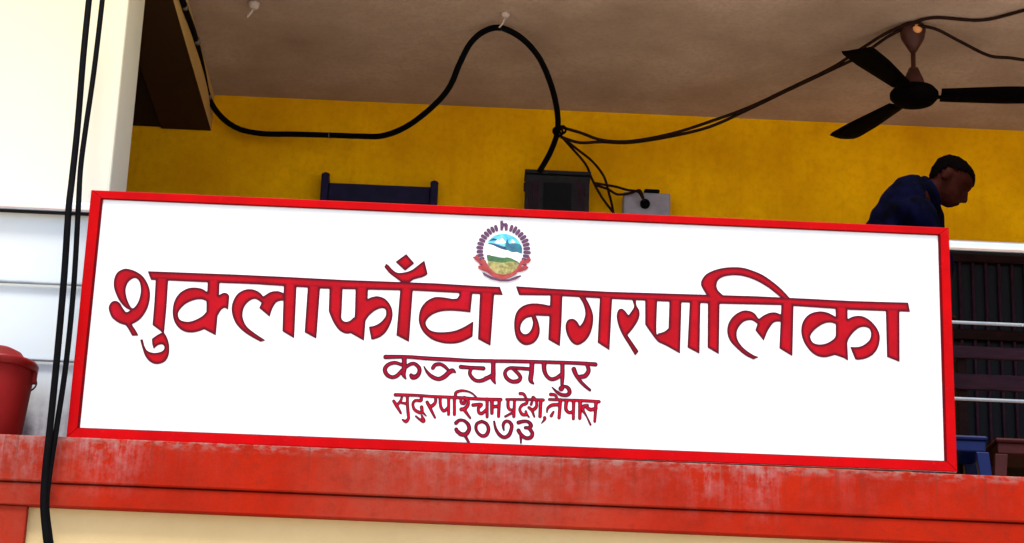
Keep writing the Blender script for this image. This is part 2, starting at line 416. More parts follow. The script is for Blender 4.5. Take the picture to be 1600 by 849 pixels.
# ---- hand lettering: outlines and brush strokes turned into a level-set mesh
class Glyphs:
    def __init__(s): s.sh = []
    def poly(s, x0, y0, sc, *loops):
        """loops of (x, y) smooth or (x, y, 1) corner points in zoomed coordinates; even-odd"""
        L = []
        for lp in loops:
            n = len(lp); pts = []
            P = [np.array((p[0] / sc + x0, p[1] / sc + y0)) for p in lp]; C = [len(p) > 2 for p in lp]
            for i in range(n):
                b, c = P[i], P[(i + 1) % n]
                a = P[i - 1] if not C[i] else b - (c - b) * .6
                d = P[(i + 2) % n] if not C[(i + 1) % n] else c + (c - b) * .6
                if C[i] and C[(i + 1) % n]: pts.append(b); continue
                for k in range(6):
                    t = k / 6
                    pts.append(.5 * (2 * b + (c - a) * t + (2 * a - 5 * b + 4 * c - d) * t * t + (3 * b - a - 3 * c + d) * t ** 3))
            L.append(np.array(pts))
        s.sh.append(('p', L)); return s
    def stroke(s, x0, y0, sc, *strokes):
        for st in strokes:
            P = [(x / sc + x0, y / sc + y0, w / sc / 2 * 1.08 + .28) for x, y, w in st]
            s.sh.append(('s', np.array(crom(P, 5)) if len(P) > 2 else np.array(P)))
        return s
    def field(s, step):
        A = np.concatenate([np.concatenate([l for l in h[1]]) if h[0] == 'p' else h[1][:, :2] for h in s.sh])
        lo = A.min(0) - 5; hi = A.max(0) + 5
        nx, ny = (int(v) + 2 for v in (hi - lo) / step)
        Fd = np.full((ny, nx), -9.0)
        for kind, D in s.sh:
            segs = []
            if kind == 'p':
                for l in D: segs += list(zip(l, np.roll(l, -1, 0)))
                B = np.concatenate(D); m = 4
            else:
                segs = list(zip(D[:-1], D[1:])); B = D[:, :2]; m = D[:, 2].max() + 3
            j0, i0 = np.maximum(((B.min(0) - m - lo) / step).astype(int), 0); j1, i1 = ((B.max(0) + m - lo) / step).astype(int) + 1
            X, Y = np.meshgrid(lo[0] + np.arange(j0, min(j1, nx)) * step, lo[1] + np.arange(i0, min(i1, ny)) * step)
            if kind == 'p':
                dist = np.full(X.shape, 1e9); ins = np.zeros(X.shape, bool)
                for a, b in segs:
                    e = b - a; L2 = max(e @ e, 1e-12)
                    tt = np.clip(((X - a[0]) * e[0] + (Y - a[1]) * e[1]) / L2, 0, 1)
                    dist = np.minimum(dist, np.hypot(X - a[0] - tt * e[0], Y - a[1] - tt * e[1]))
                    if a[1] != b[1]:
                        ins ^= ((a[1] > Y) != (b[1] > Y)) & (X < (b[0] - a[0]) * (Y - a[1]) / (b[1] - a[1]) + a[0])
                f = np.where(ins, dist, -dist)
            else:
                f = np.full(X.shape, -9.0)
                for a, b in segs:
                    e = (b - a)[:2]; L2 = max(e @ e, 1e-12)
                    tt = np.clip(((X - a[0]) * e[0] + (Y - a[1]) * e[1]) / L2, 0, 1)
                    f = np.maximum(f, a[2] + (b[2] - a[2]) * tt - np.hypot(X - a[0] - tt * e[0], Y - a[1] - tt * e[1]))
            S = Fd[i0:i0 + X.shape[0], j0:j0 + X.shape[1]]
            np.maximum(S, f, out=S)
        return lo, Fd
    def build(s, name, mat, parent, y, step=1.0, label=None):
        lo, Fd = s.field(step); ny, nx = Fd.shape
        V, E, Fc = [], [], []; vid = {}
        def gv(key, px, py, e):
            if key not in vid:
                vid[key] = len(V); V.append(at(px, py, y)); E.append(e)
            return vid[key]
        def corner(i, j): return gv((i, j), lo[0] + j * step, lo[1] + i * step, Fd[i, j])
        def cut(i, j, i2, j2):
            if (i, j) > (i2, j2): i, j, i2, j2 = i2, j2, i, j
            a, b = Fd[i, j], Fd[i2, j2]; t = a / (a - b)
            return gv((i, j, i2, j2), lo[0] + (j + (j2 - j) * t) * step, lo[1] + (i + (i2 - i) * t) * step, 0.0)
        pos = Fd > 0
        act = pos[:-1, :-1] | pos[1:, :-1] | pos[:-1, 1:] | pos[1:, 1:]
        for i, j in zip(*np.nonzero(act)):
            q = [(i, j), (i, j + 1), (i + 1, j + 1), (i + 1, j)]; poly = []
            for k in range(4):
                A, B = q[k], q[(k + 1) % 4]
                if pos[A]: poly.append(corner(*A))
                if pos[A] != pos[B]: poly.append(cut(*A, *B))
            if len(poly) >= 3: Fc.append(poly)
        me = bpy.data.meshes.new(name); me.from_pydata(V, [], Fc)
        at_ = me.attributes.new('edge', 'FLOAT', 'POINT'); at_.data.foreach_set('value', np.array(E, np.float32))
        return link(name, me, mat, parent, True, False, label)

LY = SY - .0016
T = Glyphs()
c = 1
# first title word
Z = (0, 0, 1)
T.poly(*Z, [(231, 424, c), (360, 428.8, c), (440, 432.5, c), (540, 437.7, c), (680, 442.8, c), (740, 446.5, c), (781, 448.4, c), (785.9, 461.2, c), (740, 459.5, c), (647, 454.6, c), (504, 451.3, c), (400, 444.5, c), (345, 442.4, c), (236, 437.5, c), (233, 430, c)])
Z = (160, 380, 4.245)
T.poly(*Z, [(160, 170), (215, 185), (262, 215), (295, 260), (315, 320), (312, 385), (290, 450), (250, 505), (195, 540, c), (222, 580, c), (240, 614, c), (197, 615, c), (174, 572, c), (155, 545, c), (110, 530), (65, 495), (45, 450), (43, 420), (60, 392), (88, 383), (115, 398), (135, 430), (158, 458), (185, 446, c), (150, 425), (115, 385), (90, 335), (76, 285), (78, 240), (95, 200), (125, 178)],
       [(215, 232), (245, 255), (255, 310), (245, 370), (222, 415), (198, 432), (175, 400), (158, 350), (155, 300), (175, 255)])
T.poly(*Z, [(355, 215, c), (438, 220, c), (425, 430, c), (408, 608, c), (385, 582, c), (332, 543, c), (344, 400, c)])
T.poly(*Z, [(392, 595, c), (412, 598, c), (430, 630), (443, 680), (440, 740), (415, 785), (365, 803), (320, 790), (285, 750), (265, 695), (250, 640, c), (268, 638, c), (280, 685), (300, 715), (340, 728), (385, 722), (408, 705), (410, 685), (395, 672), (365, 680), (340, 702, c), (330, 670, c), (328, 635, c), (360, 612)])
T.poly(*Z, [(700, 225, c), (778, 230, c), (774, 345, c), (804, 330), (829, 335), (842, 352, c), (834, 444, c), (812, 430), (788, 444), (764, 482, c), (752, 612, c), (675, 572, c), (640, 585), (590, 594), (540, 585), (500, 555), (474, 510), (466, 450), (478, 385), (510, 335), (560, 303), (610, 295), (660, 303), (695, 325, c)],
       [(690, 385, c), (660, 374), (610, 378), (550, 405), (508, 450), (503, 485), (520, 512), (570, 522), (620, 508), (665, 482), (690, 455, c)])
Z = (340, 380, 4.245)
T.poly(*Z, [(303, 354, c), (275, 325), (230, 307), (180, 310), (130, 340), (98, 400), (95, 460), (120, 530), (170, 585), (230, 625), (285, 655, c), (318, 645, c), (250, 600), (195, 555), (168, 500), (168, 450), (185, 410), (220, 378), (255, 372), (292, 396, c), (276, 430, c), (345, 489, c), (365, 430), (395, 390), (445, 380, c), (445, 335, c), (400, 319), (350, 325)])
T.poly(*Z, [(440, 250, c), (525, 255, c), (508, 632, c), (430, 585, c)])
T.poly(*Z, [(600, 265, c), (682, 270, c), (655, 634, c), (577, 592, c)])
Z = (500, 390, 5.305)
T.poly(*Z, [(80, 275, c), (190, 280, c), (180, 500), (178, 570), (205, 598), (245, 592), (275, 565), (288, 540), (295, 290, c), (400, 295, c), (395, 410, c), (430, 395), (480, 388), (540, 410), (585, 465), (602, 530), (590, 600), (550, 680), (500, 725), (440, 748, c), (425, 745, c), (405, 640, c), (450, 632), (500, 605), (540, 560), (548, 520), (540, 495), (510, 487), (460, 505), (410, 545), (378, 590, c), (365, 757, c), (255, 695, c), (215, 698), (160, 670), (110, 600), (72, 510, c)])
T.poly(*Z, [(668, 290, c), (772, 300, c), (738, 767, c), (633, 712, c)])
T.poly(*Z, [(533, 145, c), (548, 116, c), (570, 133), (600, 166), (640, 192), (700, 190), (760, 170), (815, 130), (865, 90, c), (893, 205, c), (850, 230), (780, 248), (740, 275, c), (680, 275, c), (630, 238), (580, 200)])
T.poly(*Z, [(715, 38, c), (782, 115, c), (705, 176, c), (626, 103, c)])
Z = (640, 420, 6.067)
T.poly(*Z, [(470, 185, c), (600, 190, c), (577, 416, c), (480, 405), (380, 400), (290, 408), (210, 440), (160, 490), (155, 530), (185, 575), (240, 598), (320, 602), (420, 590), (510, 555), (605, 498, c), (598, 642, c), (550, 670), (480, 700), (400, 712), (310, 705), (210, 670), (130, 600), (92, 520), (88, 450), (110, 370), (165, 305), (240, 270), (320, 272), (400, 285), (450, 283, c), (470, 255, c)])
T.poly(*Z, [(668, 200, c), (805, 205, c), (767, 732, c), (648, 668, c)])
T.build('title_word', M_title, sign, LY)
# second title word
T = Glyphs(); Z = (0, 0, 1)
T.poly(*Z, [(806, 447.5, c), (860, 451, c), (950, 456, c), (1104, 460.7, c), (1180, 463, c), (1270, 467.3, c), (1330, 470.5, c), (1419, 473, c), (1422, 487.5, c), (1385, 486.5, c), (1329, 484.5, c), (1270, 480.5, c), (1218, 477, c), (1126, 475, c), (1060, 472.5, c), (970, 468.2, c), (859, 462.1, c), (811, 461.5, c)])
Z = (790, 430, 6.067)
T.poly(*Z, [(425, 165, c), (540, 170, c), (530, 450, c), (515, 675, c), (404, 612, c), (414, 390, c), (350, 388), (285, 385, c), (310, 440), (325, 520), (310, 590), (265, 645), (200, 665), (150, 650), (105, 600), (85, 530), (82, 440), (100, 360), (145, 305), (210, 275), (280, 268), (350, 275), (420, 290, c)],
       [(245, 397, c), (258, 450), (245, 510), (215, 550), (180, 560), (150, 540), (140, 500), (155, 450), (195, 410)])
T.poly(*Z, [(670, 180, c), (745, 190, c), (795, 280), (828, 370), (828, 460), (805, 550), (760, 620), (700, 660), (660, 660), (620, 630), (585, 570), (568, 500), (575, 450), (600, 420), (640, 415), (675, 437), (705, 483, c), (735, 440), (755, 370), (745, 300), (715, 235)])
T.poly(*Z, [(895, 180, c), (1012, 190, c), (985, 714, c), (872, 640, c)])
Z = (950, 400, 4.994)
T.poly(*Z, [(180, 320, c), (218, 325, c), (222, 385), (245, 430), (240, 490), (200, 560), (152, 618, c), (195, 680, c), (240, 745, c), (212, 778, c), (165, 700), (110, 610), (78, 530), (68, 465), (82, 422), (107, 412), (132, 428), (160, 464, c), (188, 425), (203, 395), (195, 360)])
T.poly(*Z, [(290, 315, c), (385, 325, c), (378, 590), (400, 602), (440, 590), (472, 565, c), (480, 325, c), (575, 325, c), (562, 762, c), (460, 705, c), (430, 690), (390, 670), (345, 615), (290, 535, c)])
T.poly(*Z, [(640, 325, c), (722, 330, c), (714, 765, c), (620, 715, c)])
Z = (1090, 400, 4.994)
T.poly(*Z, [(80, 320, c), (45, 265), (28, 230), (30, 195), (60, 150), (110, 120), (180, 98), (260, 88), (350, 92), (430, 115), (510, 150), (590, 205), (660, 265), (722, 332, c), (690, 350, c), (645, 322, c), (600, 285), (540, 240), (460, 195), (380, 165), (300, 152), (215, 160), (165, 185), (148, 225), (160, 270), (210, 316, c), (200, 350, c), (172, 375, c), (166, 768, c), (78, 715, c)])
T.poly(*Z, [(478, 492, c), (440, 445), (390, 427), (340, 432), (280, 470), (240, 530), (232, 600), (255, 665), (310, 725), (370, 775), (435, 809, c), (480, 790, c), (430, 770), (360, 720), (315, 660), (305, 600), (325, 550), (365, 512), (420, 503), (468, 530, c), (450, 580, c), (516, 662, c), (545, 590), (580, 535), (610, 515), (660, 515, c), (660, 462, c), (610, 442), (560, 445), (510, 468)])
T.poly(*Z, [(655, 340, c), (750, 345, c), (740, 783, c), (638, 722, c)])
Z = (1240, 450, 6.53)
T.poly(*Z, [(425, 165, c), (550, 175, c), (552, 320, c), (600, 295), (670, 285), (740, 305), (810, 360), (865, 440), (880, 520), (860, 610), (810, 680), (740, 720), (660, 735), (628, 727, c), (578, 603, c), (660, 602), (720, 580), (775, 530), (790, 470), (775, 420), (730, 400), (670, 408), (610, 455), (565, 515), (548, 560, c), (557, 744, c), (510, 715, c), (420, 685, c), (370, 700), (310, 710), (240, 695), (170, 645), (110, 560), (85, 490), (78, 430), (90, 360), (130, 295), (190, 255), (270, 240), (340, 250), (400, 278), (430, 295, c)],
       [(430, 370, c), (380, 355), (310, 365), (230, 415), (180, 470), (172, 510), (195, 555), (240, 575), (300, 575), (360, 555), (410, 520), (430, 490, c)])
T.poly(*Z, [(940, 200, c), (1080, 205, c), (1082, 756, c), (953, 705, c)])
T.build('title_word', M_title, sign, LY)
# district line
T = Glyphs(); Z = (590, 540, 8.889)
T.stroke(*Z, [(110, 160, 55), (400, 158, 45), (700, 180, 50), (1000, 195, 50), (1300, 210, 44), (1600, 215, 44)],
         [(335, 268, 40), (240, 240, 45), (150, 265, 48), (100, 330, 52), (130, 405, 52), (200, 440, 48), (270, 420, 50), (340, 345, 45)],
         [(370, 165, 60), (370, 300, 62), (360, 400, 55), (392, 462, 18)],
         [(395, 300, 40), (460, 258, 45), (520, 257, 45), (575, 310, 50), (580, 370, 52), (545, 425, 58), (490, 440, 65), (465, 412, 45)],
         [(643, 288, 10), (690, 370, 35), (760, 435, 50), (850, 465, 52), (930, 430, 60), (990, 375, 58), (1040, 350, 58), (1085, 377, 12)],
         [(768, 312, 48), (800, 270, 48), (870, 260, 42), (930, 290, 42), (975, 335, 35)],
         [(1155, 297, 52), (1250, 305, 46), (1350, 310, 46), (1470, 318, 52)],
         [(1300, 320, 45), (1280, 390, 45), (1330, 465, 45), (1400, 493, 46), (1480, 475, 52), (1570, 425, 50)])
Z = (760, 550, 8.421)
T.stroke(*Z, [(-20, 120, 40), (400, 125, 43), (800, 135, 43), (1200, 148, 43), (1435, 165, 50)],
         [(90, 130, 52), (90, 270, 58), (88, 350, 58), (117, 418, 16)], [(-10, 350, 50), (75, 320, 50)],
         [(560, 225, 44), (420, 215, 42), (300, 215, 40), (245, 270, 42), (265, 340, 46), (330, 388, 46), (410, 385, 52), (448, 345, 44), (430, 300, 44), (380, 250, 38), (340, 222, 28)],
         [(600, 140, 56), (595, 260, 58), (582, 370, 55), (622, 420, 16)],
         [(760, 150, 58), (760, 230, 53), (790, 310, 45), (850, 358, 46), (920, 345, 48), (985, 300, 48)],
         [(1000, 150, 48), (1000, 300, 53), (995, 430, 38)],
         [(985, 483, 66), (1020, 452, 35), (1075, 475, 45), (1095, 530, 48), (1060, 568, 46), (980, 562, 42), (920, 520, 32), (862, 463, 10)],
         [(1325, 175, 40), (1345, 245, 50), (1300, 315, 55), (1235, 328, 50)],
         [(1150, 228, 55), (1180, 300, 50), (1240, 390, 40), (1300, 450, 38), (1362, 502, 32)])
T.build('district_word', M_small, sign, LY, .7)
# province line
T = Glyphs(); Z = (605, 600, 8.649)
T.stroke(*Z, [(110, 148, 42), (400, 155, 36), (600, 170, 36), (800, 178, 36), (1000, 188, 38), (1250, 205, 38), (1535, 212, 42)],
         [(88, 232, 35), (125, 290, 42), (185, 395, 26)], [(130, 290, 35), (178, 235, 33), (198, 185, 28)], [(190, 255, 28), (270, 270, 33)],
         [(272, 165, 36), (275, 300, 38), (285, 420, 38), (288, 465, 35), (252, 508, 42), (205, 482, 18)],
         [(460, 180, 36), (455, 225, 38), (380, 225, 33), (347, 270, 32), (365, 340, 36), (420, 380, 40), (470, 390, 36), (465, 315, 44)], [(480, 385, 30), (527, 433, 13)],
         [(468, 432, 22), (490, 498, 52), (440, 480, 28), (388, 438, 22)],
         [(655, 185, 33), (650, 250, 38), (605, 298, 42), (565, 298, 40)], [(540, 248, 40), (572, 310, 38), (645, 455, 26)],
         [(715, 190, 38), (722, 300, 36), (765, 365, 38), (822, 320, 33)], [(830, 190, 38), (830, 412, 36)],
         [(908, 180, 38), (908, 412, 38)], [(922, 175, 33), (930, 118, 38), (1000, 93, 33), (1080, 100, 24), (1150, 130, 20), (1212, 188, 16)],
         [(995, 205, 32), (1002, 255, 38), (1040, 262, 40), (1045, 225, 28)], [(1040, 185, 44), (1090, 225, 40), (1090, 285, 42), (1050, 332, 46), (1000, 345, 46)], [(1045, 355, 44), (1122, 462, 26)],
         [(1160, 287, 42), (1270, 280, 42), (1232, 330, 36), (1240, 385, 38), (1280, 400, 40), (1340, 345, 36)], [(1350, 205, 40), (1350, 445, 36)],
         [(1415, 220, 48), (1415, 395, 42)], [(1415, 310, 42), (1510, 300, 42)], [(1515, 215, 42), (1505, 438, 38)])
Z = (780, 605, 9.412)
T.stroke(*Z, [(108, 180, 33), (300, 182, 36), (480, 185, 36), (648, 190, 42)], [(738, 182, 38), (950, 190, 36), (1200, 198, 40), (1470, 215, 42)],
         [(130, 190, 40), (132, 290, 43), (165, 335, 38), (225, 328, 33)], [(225, 190, 38), (215, 432, 42)], [(205, 372, 33), (90, 432, 30)],
         [(308, 95, 43), (360, 105, 40), (402, 170, 28)],
         [(410, 185, 33), (400, 240, 42), (335, 268, 40), (302, 330, 36), (340, 400, 42), (395, 405, 40), (392, 360, 34)], [(395, 390, 38), (442, 445, 16)],
         [(500, 155, 48), (545, 205, 36), (545, 290, 42), (490, 335, 46), (435, 300, 36)], [(485, 205, 28), (470, 255, 36)], [(480, 335, 38), (517, 435, 24)],
         [(612, 190, 46), (600, 430, 46)], [(668, 452, 44), (668, 475, 36), (622, 532, 10)],
         [(758, 108, 46), (820, 118, 38), (862, 180, 32)],
         [(703, 372, 16), (715, 310, 36), (780, 265, 46), (885, 260, 46)], [(798, 365, 28), (765, 422, 42)], [(900, 190, 48), (880, 452, 42)],
         [(990, 205, 50), (980, 320, 46), (1030, 375, 42), (1095, 350, 38)], [(1095, 200, 46), (1090, 465, 40)], [(1190, 205, 52), (1185, 458, 44)],
         [(1290, 300, 46), (1345, 332, 50), (1425, 310, 42)], [(1300, 270, 36), (1240, 285, 50), (1232, 340, 44), (1280, 420, 22), (1343, 553, 26)], [(1425, 215, 48), (1405, 505, 36)])
T.build('province_line', M_prov, sign, LY, .6)
# year
T = Glyphs(); Z = (690, 640, 9.412)
T.stroke(*Z, [(212, 198, 52), (260, 160, 43), (330, 165, 40), (390, 220, 50), (405, 290, 53), (360, 360, 60), (290, 365, 58), (230, 320, 53), (215, 292, 50)], [(345, 385, 42), (400, 482, 30)],
         [(590, 175, 43), (660, 210, 43), (690, 290, 48), (660, 370, 50), (600, 390, 46), (540, 350, 40), (505, 280, 40), (520, 210, 43), (590, 175, 43)],
         [(773, 178, 26), (795, 280, 36), (850, 370, 46), (920, 410, 48), (985, 380, 53), (1020, 310, 50), (1030, 230, 48), (990, 180, 43), (935, 178, 43), (905, 230, 40), (917, 305, 20)],
         [(1130, 192, 52), (1200, 175, 46), (1270, 180, 43), (1315, 230, 52), (1290, 268, 50), (1232, 268, 42)], [(1290, 278, 48), (1335, 350, 50), (1310, 410, 53), (1240, 420, 50), (1170, 370, 48), (1130, 308, 53)], [(1165, 398, 38), (1167, 492, 20)])
T.build('year_digits', M_small, sign, LY, .6)

# ---- round emblem
def flat(name, mat, parent, y, loops, smooth=True, zc=(730, 335, 7.718), label=None):
    V, Fc = [], []
    for lp in loops:
        pts = crom(lp, 6, True) if smooth else [np.array(p, float) for p in lp]
        P = [at(p[0] / zc[2] + zc[0], p[1] / zc[2] + zc[1], y) for p in pts]
        for tri in tessellate_polygon([[Vector((p.x, p.z, 0)) for p in P]]): Fc.append([len(V) + i for i in tri])
        V += P
    me = bpy.data.meshes.new(name); me.from_pydata(V, [], Fc)
    return link(name, me, mat, parent, True, False, label)
def daub(name, ca, cb, scale=40):
    m, t, b = nt(name); v = coords(t)
    t.links.new(mix(t, ramp(t, noise(t, v, scale, 5, .65), [(.38, g(0)), (.62, g(1))]), ca, cb), b.inputs['Base Color'])
    b.inputs['Roughness'].default_value = .45; return m
E_sky = daub('emblem_sky_blue', (0.02264, 0.292, 0.465), (0.1105, 0.4108, 0.527)); E_mtn = daub('emblem_teal', (0.0006989, 0.04755, 0.1054), (0.001266, 0.1132, 0.1488))
E_white = daub('emblem_white', (.80, .84, .84), (.62, .74, .78)); E_green = daub('emblem_green', (0.01019, 0.062, 0.01284), (0.02785, 0.1054, 0.01681))
E_olive = daub('emblem_olive', (0.124, 0.1148, 0.0155), (0.31, 0.2736, 0.09048), 60); E_red = daub('emblem_garland_red', (0.1612, 0.0005651, 0.001598), (0.2604, 0.0107, 0.007653), 70)
E_pur = daub('emblem_purple', (0.036, 0.002, 0.026), (0.085, 0.010, 0.060), 80); E_salmon = daub('emblem_salmon', (0.279, 0.02923, 0.01712), (0.2108, 0.01189, 0.01189), 70)
E_navy = daub('emblem_navy', (0.002067, 0.01074, 0.0558), (0.004384, 0.04185, 0.0992), 60)
y0 = SY - .0012
em = flat('emblem', E_white, sign, y0, [[(435 + 215 * math.cos(a), 445 + 225 * math.sin(a)) for a in np.linspace(0, 2 * math.pi, 24, endpoint=False)]], label='round emblem of mountains and fields in a red garland')
flat('sky', E_sky, em, y0 - .0004, [[(255, 345), (290, 285), (350, 248), (440, 235), (520, 250), (590, 290), (635, 345), (650, 400), (560, 420), (400, 390)]])
flat('peaks', E_white, em, y0 - .0008, [[(330, 345), (365, 300), (385, 318), (420, 285), (450, 320), (470, 340), (420, 362)], [(520, 335), (545, 300), (580, 335), (560, 350)]], False)
flat('ridge', E_navy, em, y0 - .0008, [[(235, 355), (290, 350), (350, 362), (420, 385), (470, 395), (500, 430), (440, 425), (370, 400), (310, 372)], [(270, 320), (310, 290), (350, 300), (380, 322), (330, 315)]])
flat('hills', E_mtn, em, y0 - .0011, [[(460, 395), (485, 300), (505, 355), (560, 350), (630, 360), (660, 400), (655, 470), (600, 455), (530, 452)]])
flat('snow_band', E_white, em, y0 - .0013, [[(215, 440), (250, 385), (320, 400), (420, 430), (520, 460), (620, 470), (640, 520), (600, 560), (500, 530), (380, 510), (250, 490)]])
flat('green_hills', E_green, em, y0 - .0016, [[(240, 490), (320, 505), (420, 525), (500, 520), (600, 565), (620, 600), (500, 610), (360, 600), (260, 570)]])
flat('fields', E_olive, em, y0 - .0019, [[(250, 570), (330, 575), (430, 585), (520, 570), (610, 590), (590, 660), (520, 720), (430, 740), (340, 715), (275, 660)]])
fp = []
for a in np.linspace(rad(150), rad(392), 27):
    if abs(math.degrees(a) - 270) < 11: continue
    cx, cy = 435 + 283 * math.cos(a), 440 + 285 * math.sin(a)
    r, w = 35, 17; ux, uy = math.cos(a), math.sin(a); k = .9 + .3 * random.random()
    fp.append([(cx + ux * r * k - uy * w, cy + uy * r * k + ux * w), (cx + ux * r * k + uy * w, cy + uy * r * k - ux * w), (cx - ux * r + uy * w * .8, cy - uy * r - ux * w * .8), (cx - ux * r * .9 - uy * w, cy - uy * r * .9 + ux * w)])
flat('lettered_ring', E_pur, em, y0 - .0006, fp)
flat('crown_mark', E_pur, em, y0 - .0009, [[(398, 85), (425, 75), (440, 110), (475, 105), (492, 130), (488, 195), (455, 200), (452, 150), (440, 145), (428, 195), (400, 195)]], False)
flat('garland', E_salmon, em, y0 - .0022, [[(170, 540), (215, 560), (270, 640), (340, 705), (430, 730), (530, 705), (600, 645), (640, 570), (690, 540), (650, 640), (590, 720), (500, 770), (420, 780), (330, 760), (250, 710), (195, 640)]])
flat('rhododendrons', E_red, em, y0 - .0025, [[(60, 515), (95, 510), (110, 485), (140, 520), (185, 590), (160, 610), (120, 570)], [(130, 625), (190, 610), (250, 660), (300, 700), (260, 710), (190, 680), (135, 655)],
     [(770, 555), (755, 510), (700, 550), (660, 600), (690, 610), (740, 585)], [(745, 645), (710, 615), (640, 640), (590, 690), (640, 695), (700, 675)], [(330, 712), (430, 728), (530, 715), (430, 750)]], False)
flat('ribbon', E_pur, em, y0 - .0028, [[(180, 700), (205, 705), (290, 752), (400, 785), (500, 785), (600, 745), (640, 735), (660, 745), (590, 785), (500, 812), (400, 812), (290, 785), (200, 735)]], False)

# ------------------------------------------------------------------ ceiling fan
YM = 1.056
mount = atz(1430, 38, ZC); mot = at(1425, 150, YM); fx = (mount.x + mot.x) / 2
fan = tag(empty('ceiling_fan', (fx, YM, ZC)), 'dark brown three blade ceiling fan hanging from the balcony ceiling', 'fan')
zm = mot.z
MB().lathe([(.03, 0), (.062, -.004), (.066, -.03), (.058, -.075), (.03, -.125), (.016, -.15)], (fx, YM, ZC - .001)).build('canopy', M_fanmetal, fan, True)
MB().lathe([(.024, -.012), (.024, .0), (.016, .008), (.004, .010)], (fx + .012, YM - .062, ZC - .045), 20, (0.1, -1, -.1)).build('canopy_highlight', M_canopy_glint, fan, True)  # amber disc standing in for a bright highlight on the canopy
MB().lathe([(.0125, .0), (.0125, -.33)], (fx, YM, ZC - .10), 14).build('down_rod', M_fanmetal, fan, True)
MB().lathe([(.014, .155), (.024, .15), (.05, .085), (.062, .045), (.06, .03)], (fx, YM, zm)).build('lower_cup', M_fanmetal, fan, True)
MB().lathe([(.06, .042), (.105, .034), (.122, .012), (.122, -.008), (.10, -.034), (.06, -.046), (.03, -.052), (.0, -.053)], (fx, YM, zm), 40).build('motor', M_fan, fan, True)
t1 = atz(1335, 75, zm + .005); a1 = math.atan2(t1.y - YM, t1.x - fx); Rb = .655
for k in range(3):
    a = a1 + k * 2 * math.pi / 3
    b = bmesh.new(); n = 14; rows = []
    for i in range(n + 1):
        f = i / n; r = .132 + (Rb - .132) * f
        w = .060 + .028 * min(1, f * 1.6); e = 0
        if f > .9: w *= 1 - .12 * ((f - .9) / .1) ** 2
        tw = rad(9 - 5 * f)
        rows.append([b.verts.new((r + (.012 * (1 - abs(s)) if f == 1 else 0), s * w * math.cos(tw), -s * w * math.sin(tw) - .010 * (1 - s * s) * 0 + .006 * s * s + dz)) for dz in (0.0, .004) for s in (-1, -.5, 0, .5, 1)])
    for A, B in zip(rows, rows[1:]):
        for q in range(4):
            b.faces.new((A[q], A[q + 1], B[q + 1], B[q])); b.faces.new((A[5 + q], B[5 + q], B[6 + q], A[6 + q]))
        b.faces.new((A[0], B[0], B[5], A[5])); b.faces.new((A[4], A[9], B[9], B[4]))
    for Rw in (rows[0], rows[-1]): b.faces.new((Rw[0], Rw[1], Rw[2], Rw[3], Rw[4], Rw[9], Rw[8], Rw[7], Rw[6], Rw[5]))
    bmesh.ops.recalc_face_normals(b, faces=b.faces[:])
    m = MB(); m.add(b); m.box((.09, -.02, -.006), (.22, .02, .0), .002)
    m.bm.transform(Matrix.Translation((fx, YM, zm - .004)) @ Matrix.Rotation(a, 4, 'Z'))
    m.build('blade', M_fan, fan, True)

# ------------------------------------------------------------------ ceiling hooks
def hook(px, py, label, s=1.0):
    p = atz(px, py, ZC)
    h = tag(empty('ceiling_hook', p), label, 'hook', 'hooks in the balcony ceiling')
    MB().lathe([(.02 * s, 0), (.03 * s, -.006), (.022 * s, -.03 * s), (.010 * s, -.036 * s)], p, 16).build('rose', M_hook, h, True)
    MB().tube([p + Vector((0, 0, -.03 * s)), p + Vector((-.012, 0, -.06)) * 1.0, p + Vector((-.03, 0, -.085))], .006 * s, 8).build('stem', M_hook, h, True)
    return p
hook(790, 20, 'pale ceiling hook holding the top of the looped black cable', .8)
hook(397, 4, 'pale empty ceiling hook near the top left edge', 1.1)

# ------------------------------------------------------------------ cables
def cable(pts, r, mat, label, name='cable', group=None, n=8):
    m = MB(); m.tube(wire(pts, n), r, 10)
    return tag(m.build(name, mat, None, True), label, 'cable', group)
ct = cable([(270, -60, .45), (285, 0, .85), (303, 52, 1.35), (316, 105, 1.85), (326, 152, 2.2), (345, 182, 2.3), (372, 201, 2.3), (410, 209, 2.28), (460, 210, 2.25), (515, 211.5, 2.2), (560, 213, 2.1), (600, 212, 2.0), (640, 195, 1.85), (680, 163, 1.65), (703, 135, 1.55), (718, 100, 1.45), (735, 68, 1.35), (757, 49, 1.27), (783, 44, 1.22), (815, 60, 1.3), (842, 90, 1.45), (860, 130, 1.65), (870, 170, 1.85), (871, 205, 2.0), (860, 238, 2.15), (843, 268, 2.24)],
      .0160, M_black, 'thick black cable drooping along the wall and looping over the ceiling hook', 'thick_cable')
for a, b2 in (((288.5, 8, .92), (290, 13, .95)), ((307, 62, 1.44), (308.5, 67, 1.49)), ((325, 148, 2.17), (326.5, 153, 2.2)), ((513, 211.5, 2.2), (517, 211.6, 2.2)), ((779, 44, 1.225), (785, 44.3, 1.222))):
    tm = MB(); tm.tube([at(*a), at(*b2)], .0172, 10); tm.build('tape_band', M_tape, ct, True)
G = 'thin brown wires across the balcony'
cable([(876, 199, 2.0), (905, 207, 2.0), (940, 219, 2.0), (985, 221, 2.0), (1050, 209, 1.95), (1110, 190, 1.85), (1170, 168, 1.75), (1230, 140, 1.6), (1300, 106, 1.4), (1340, 80, 1.25), (1385, 52, 1.1), (1420, 38, 1.0), (1460, 28, .98), (1530, 32, .95), (1580, 22, .9), (1640, 4, .85)], .0085, M_brownwire, 'thin brown wire from the cable knot past the fan top, upper branch beyond it', 'wire', G)
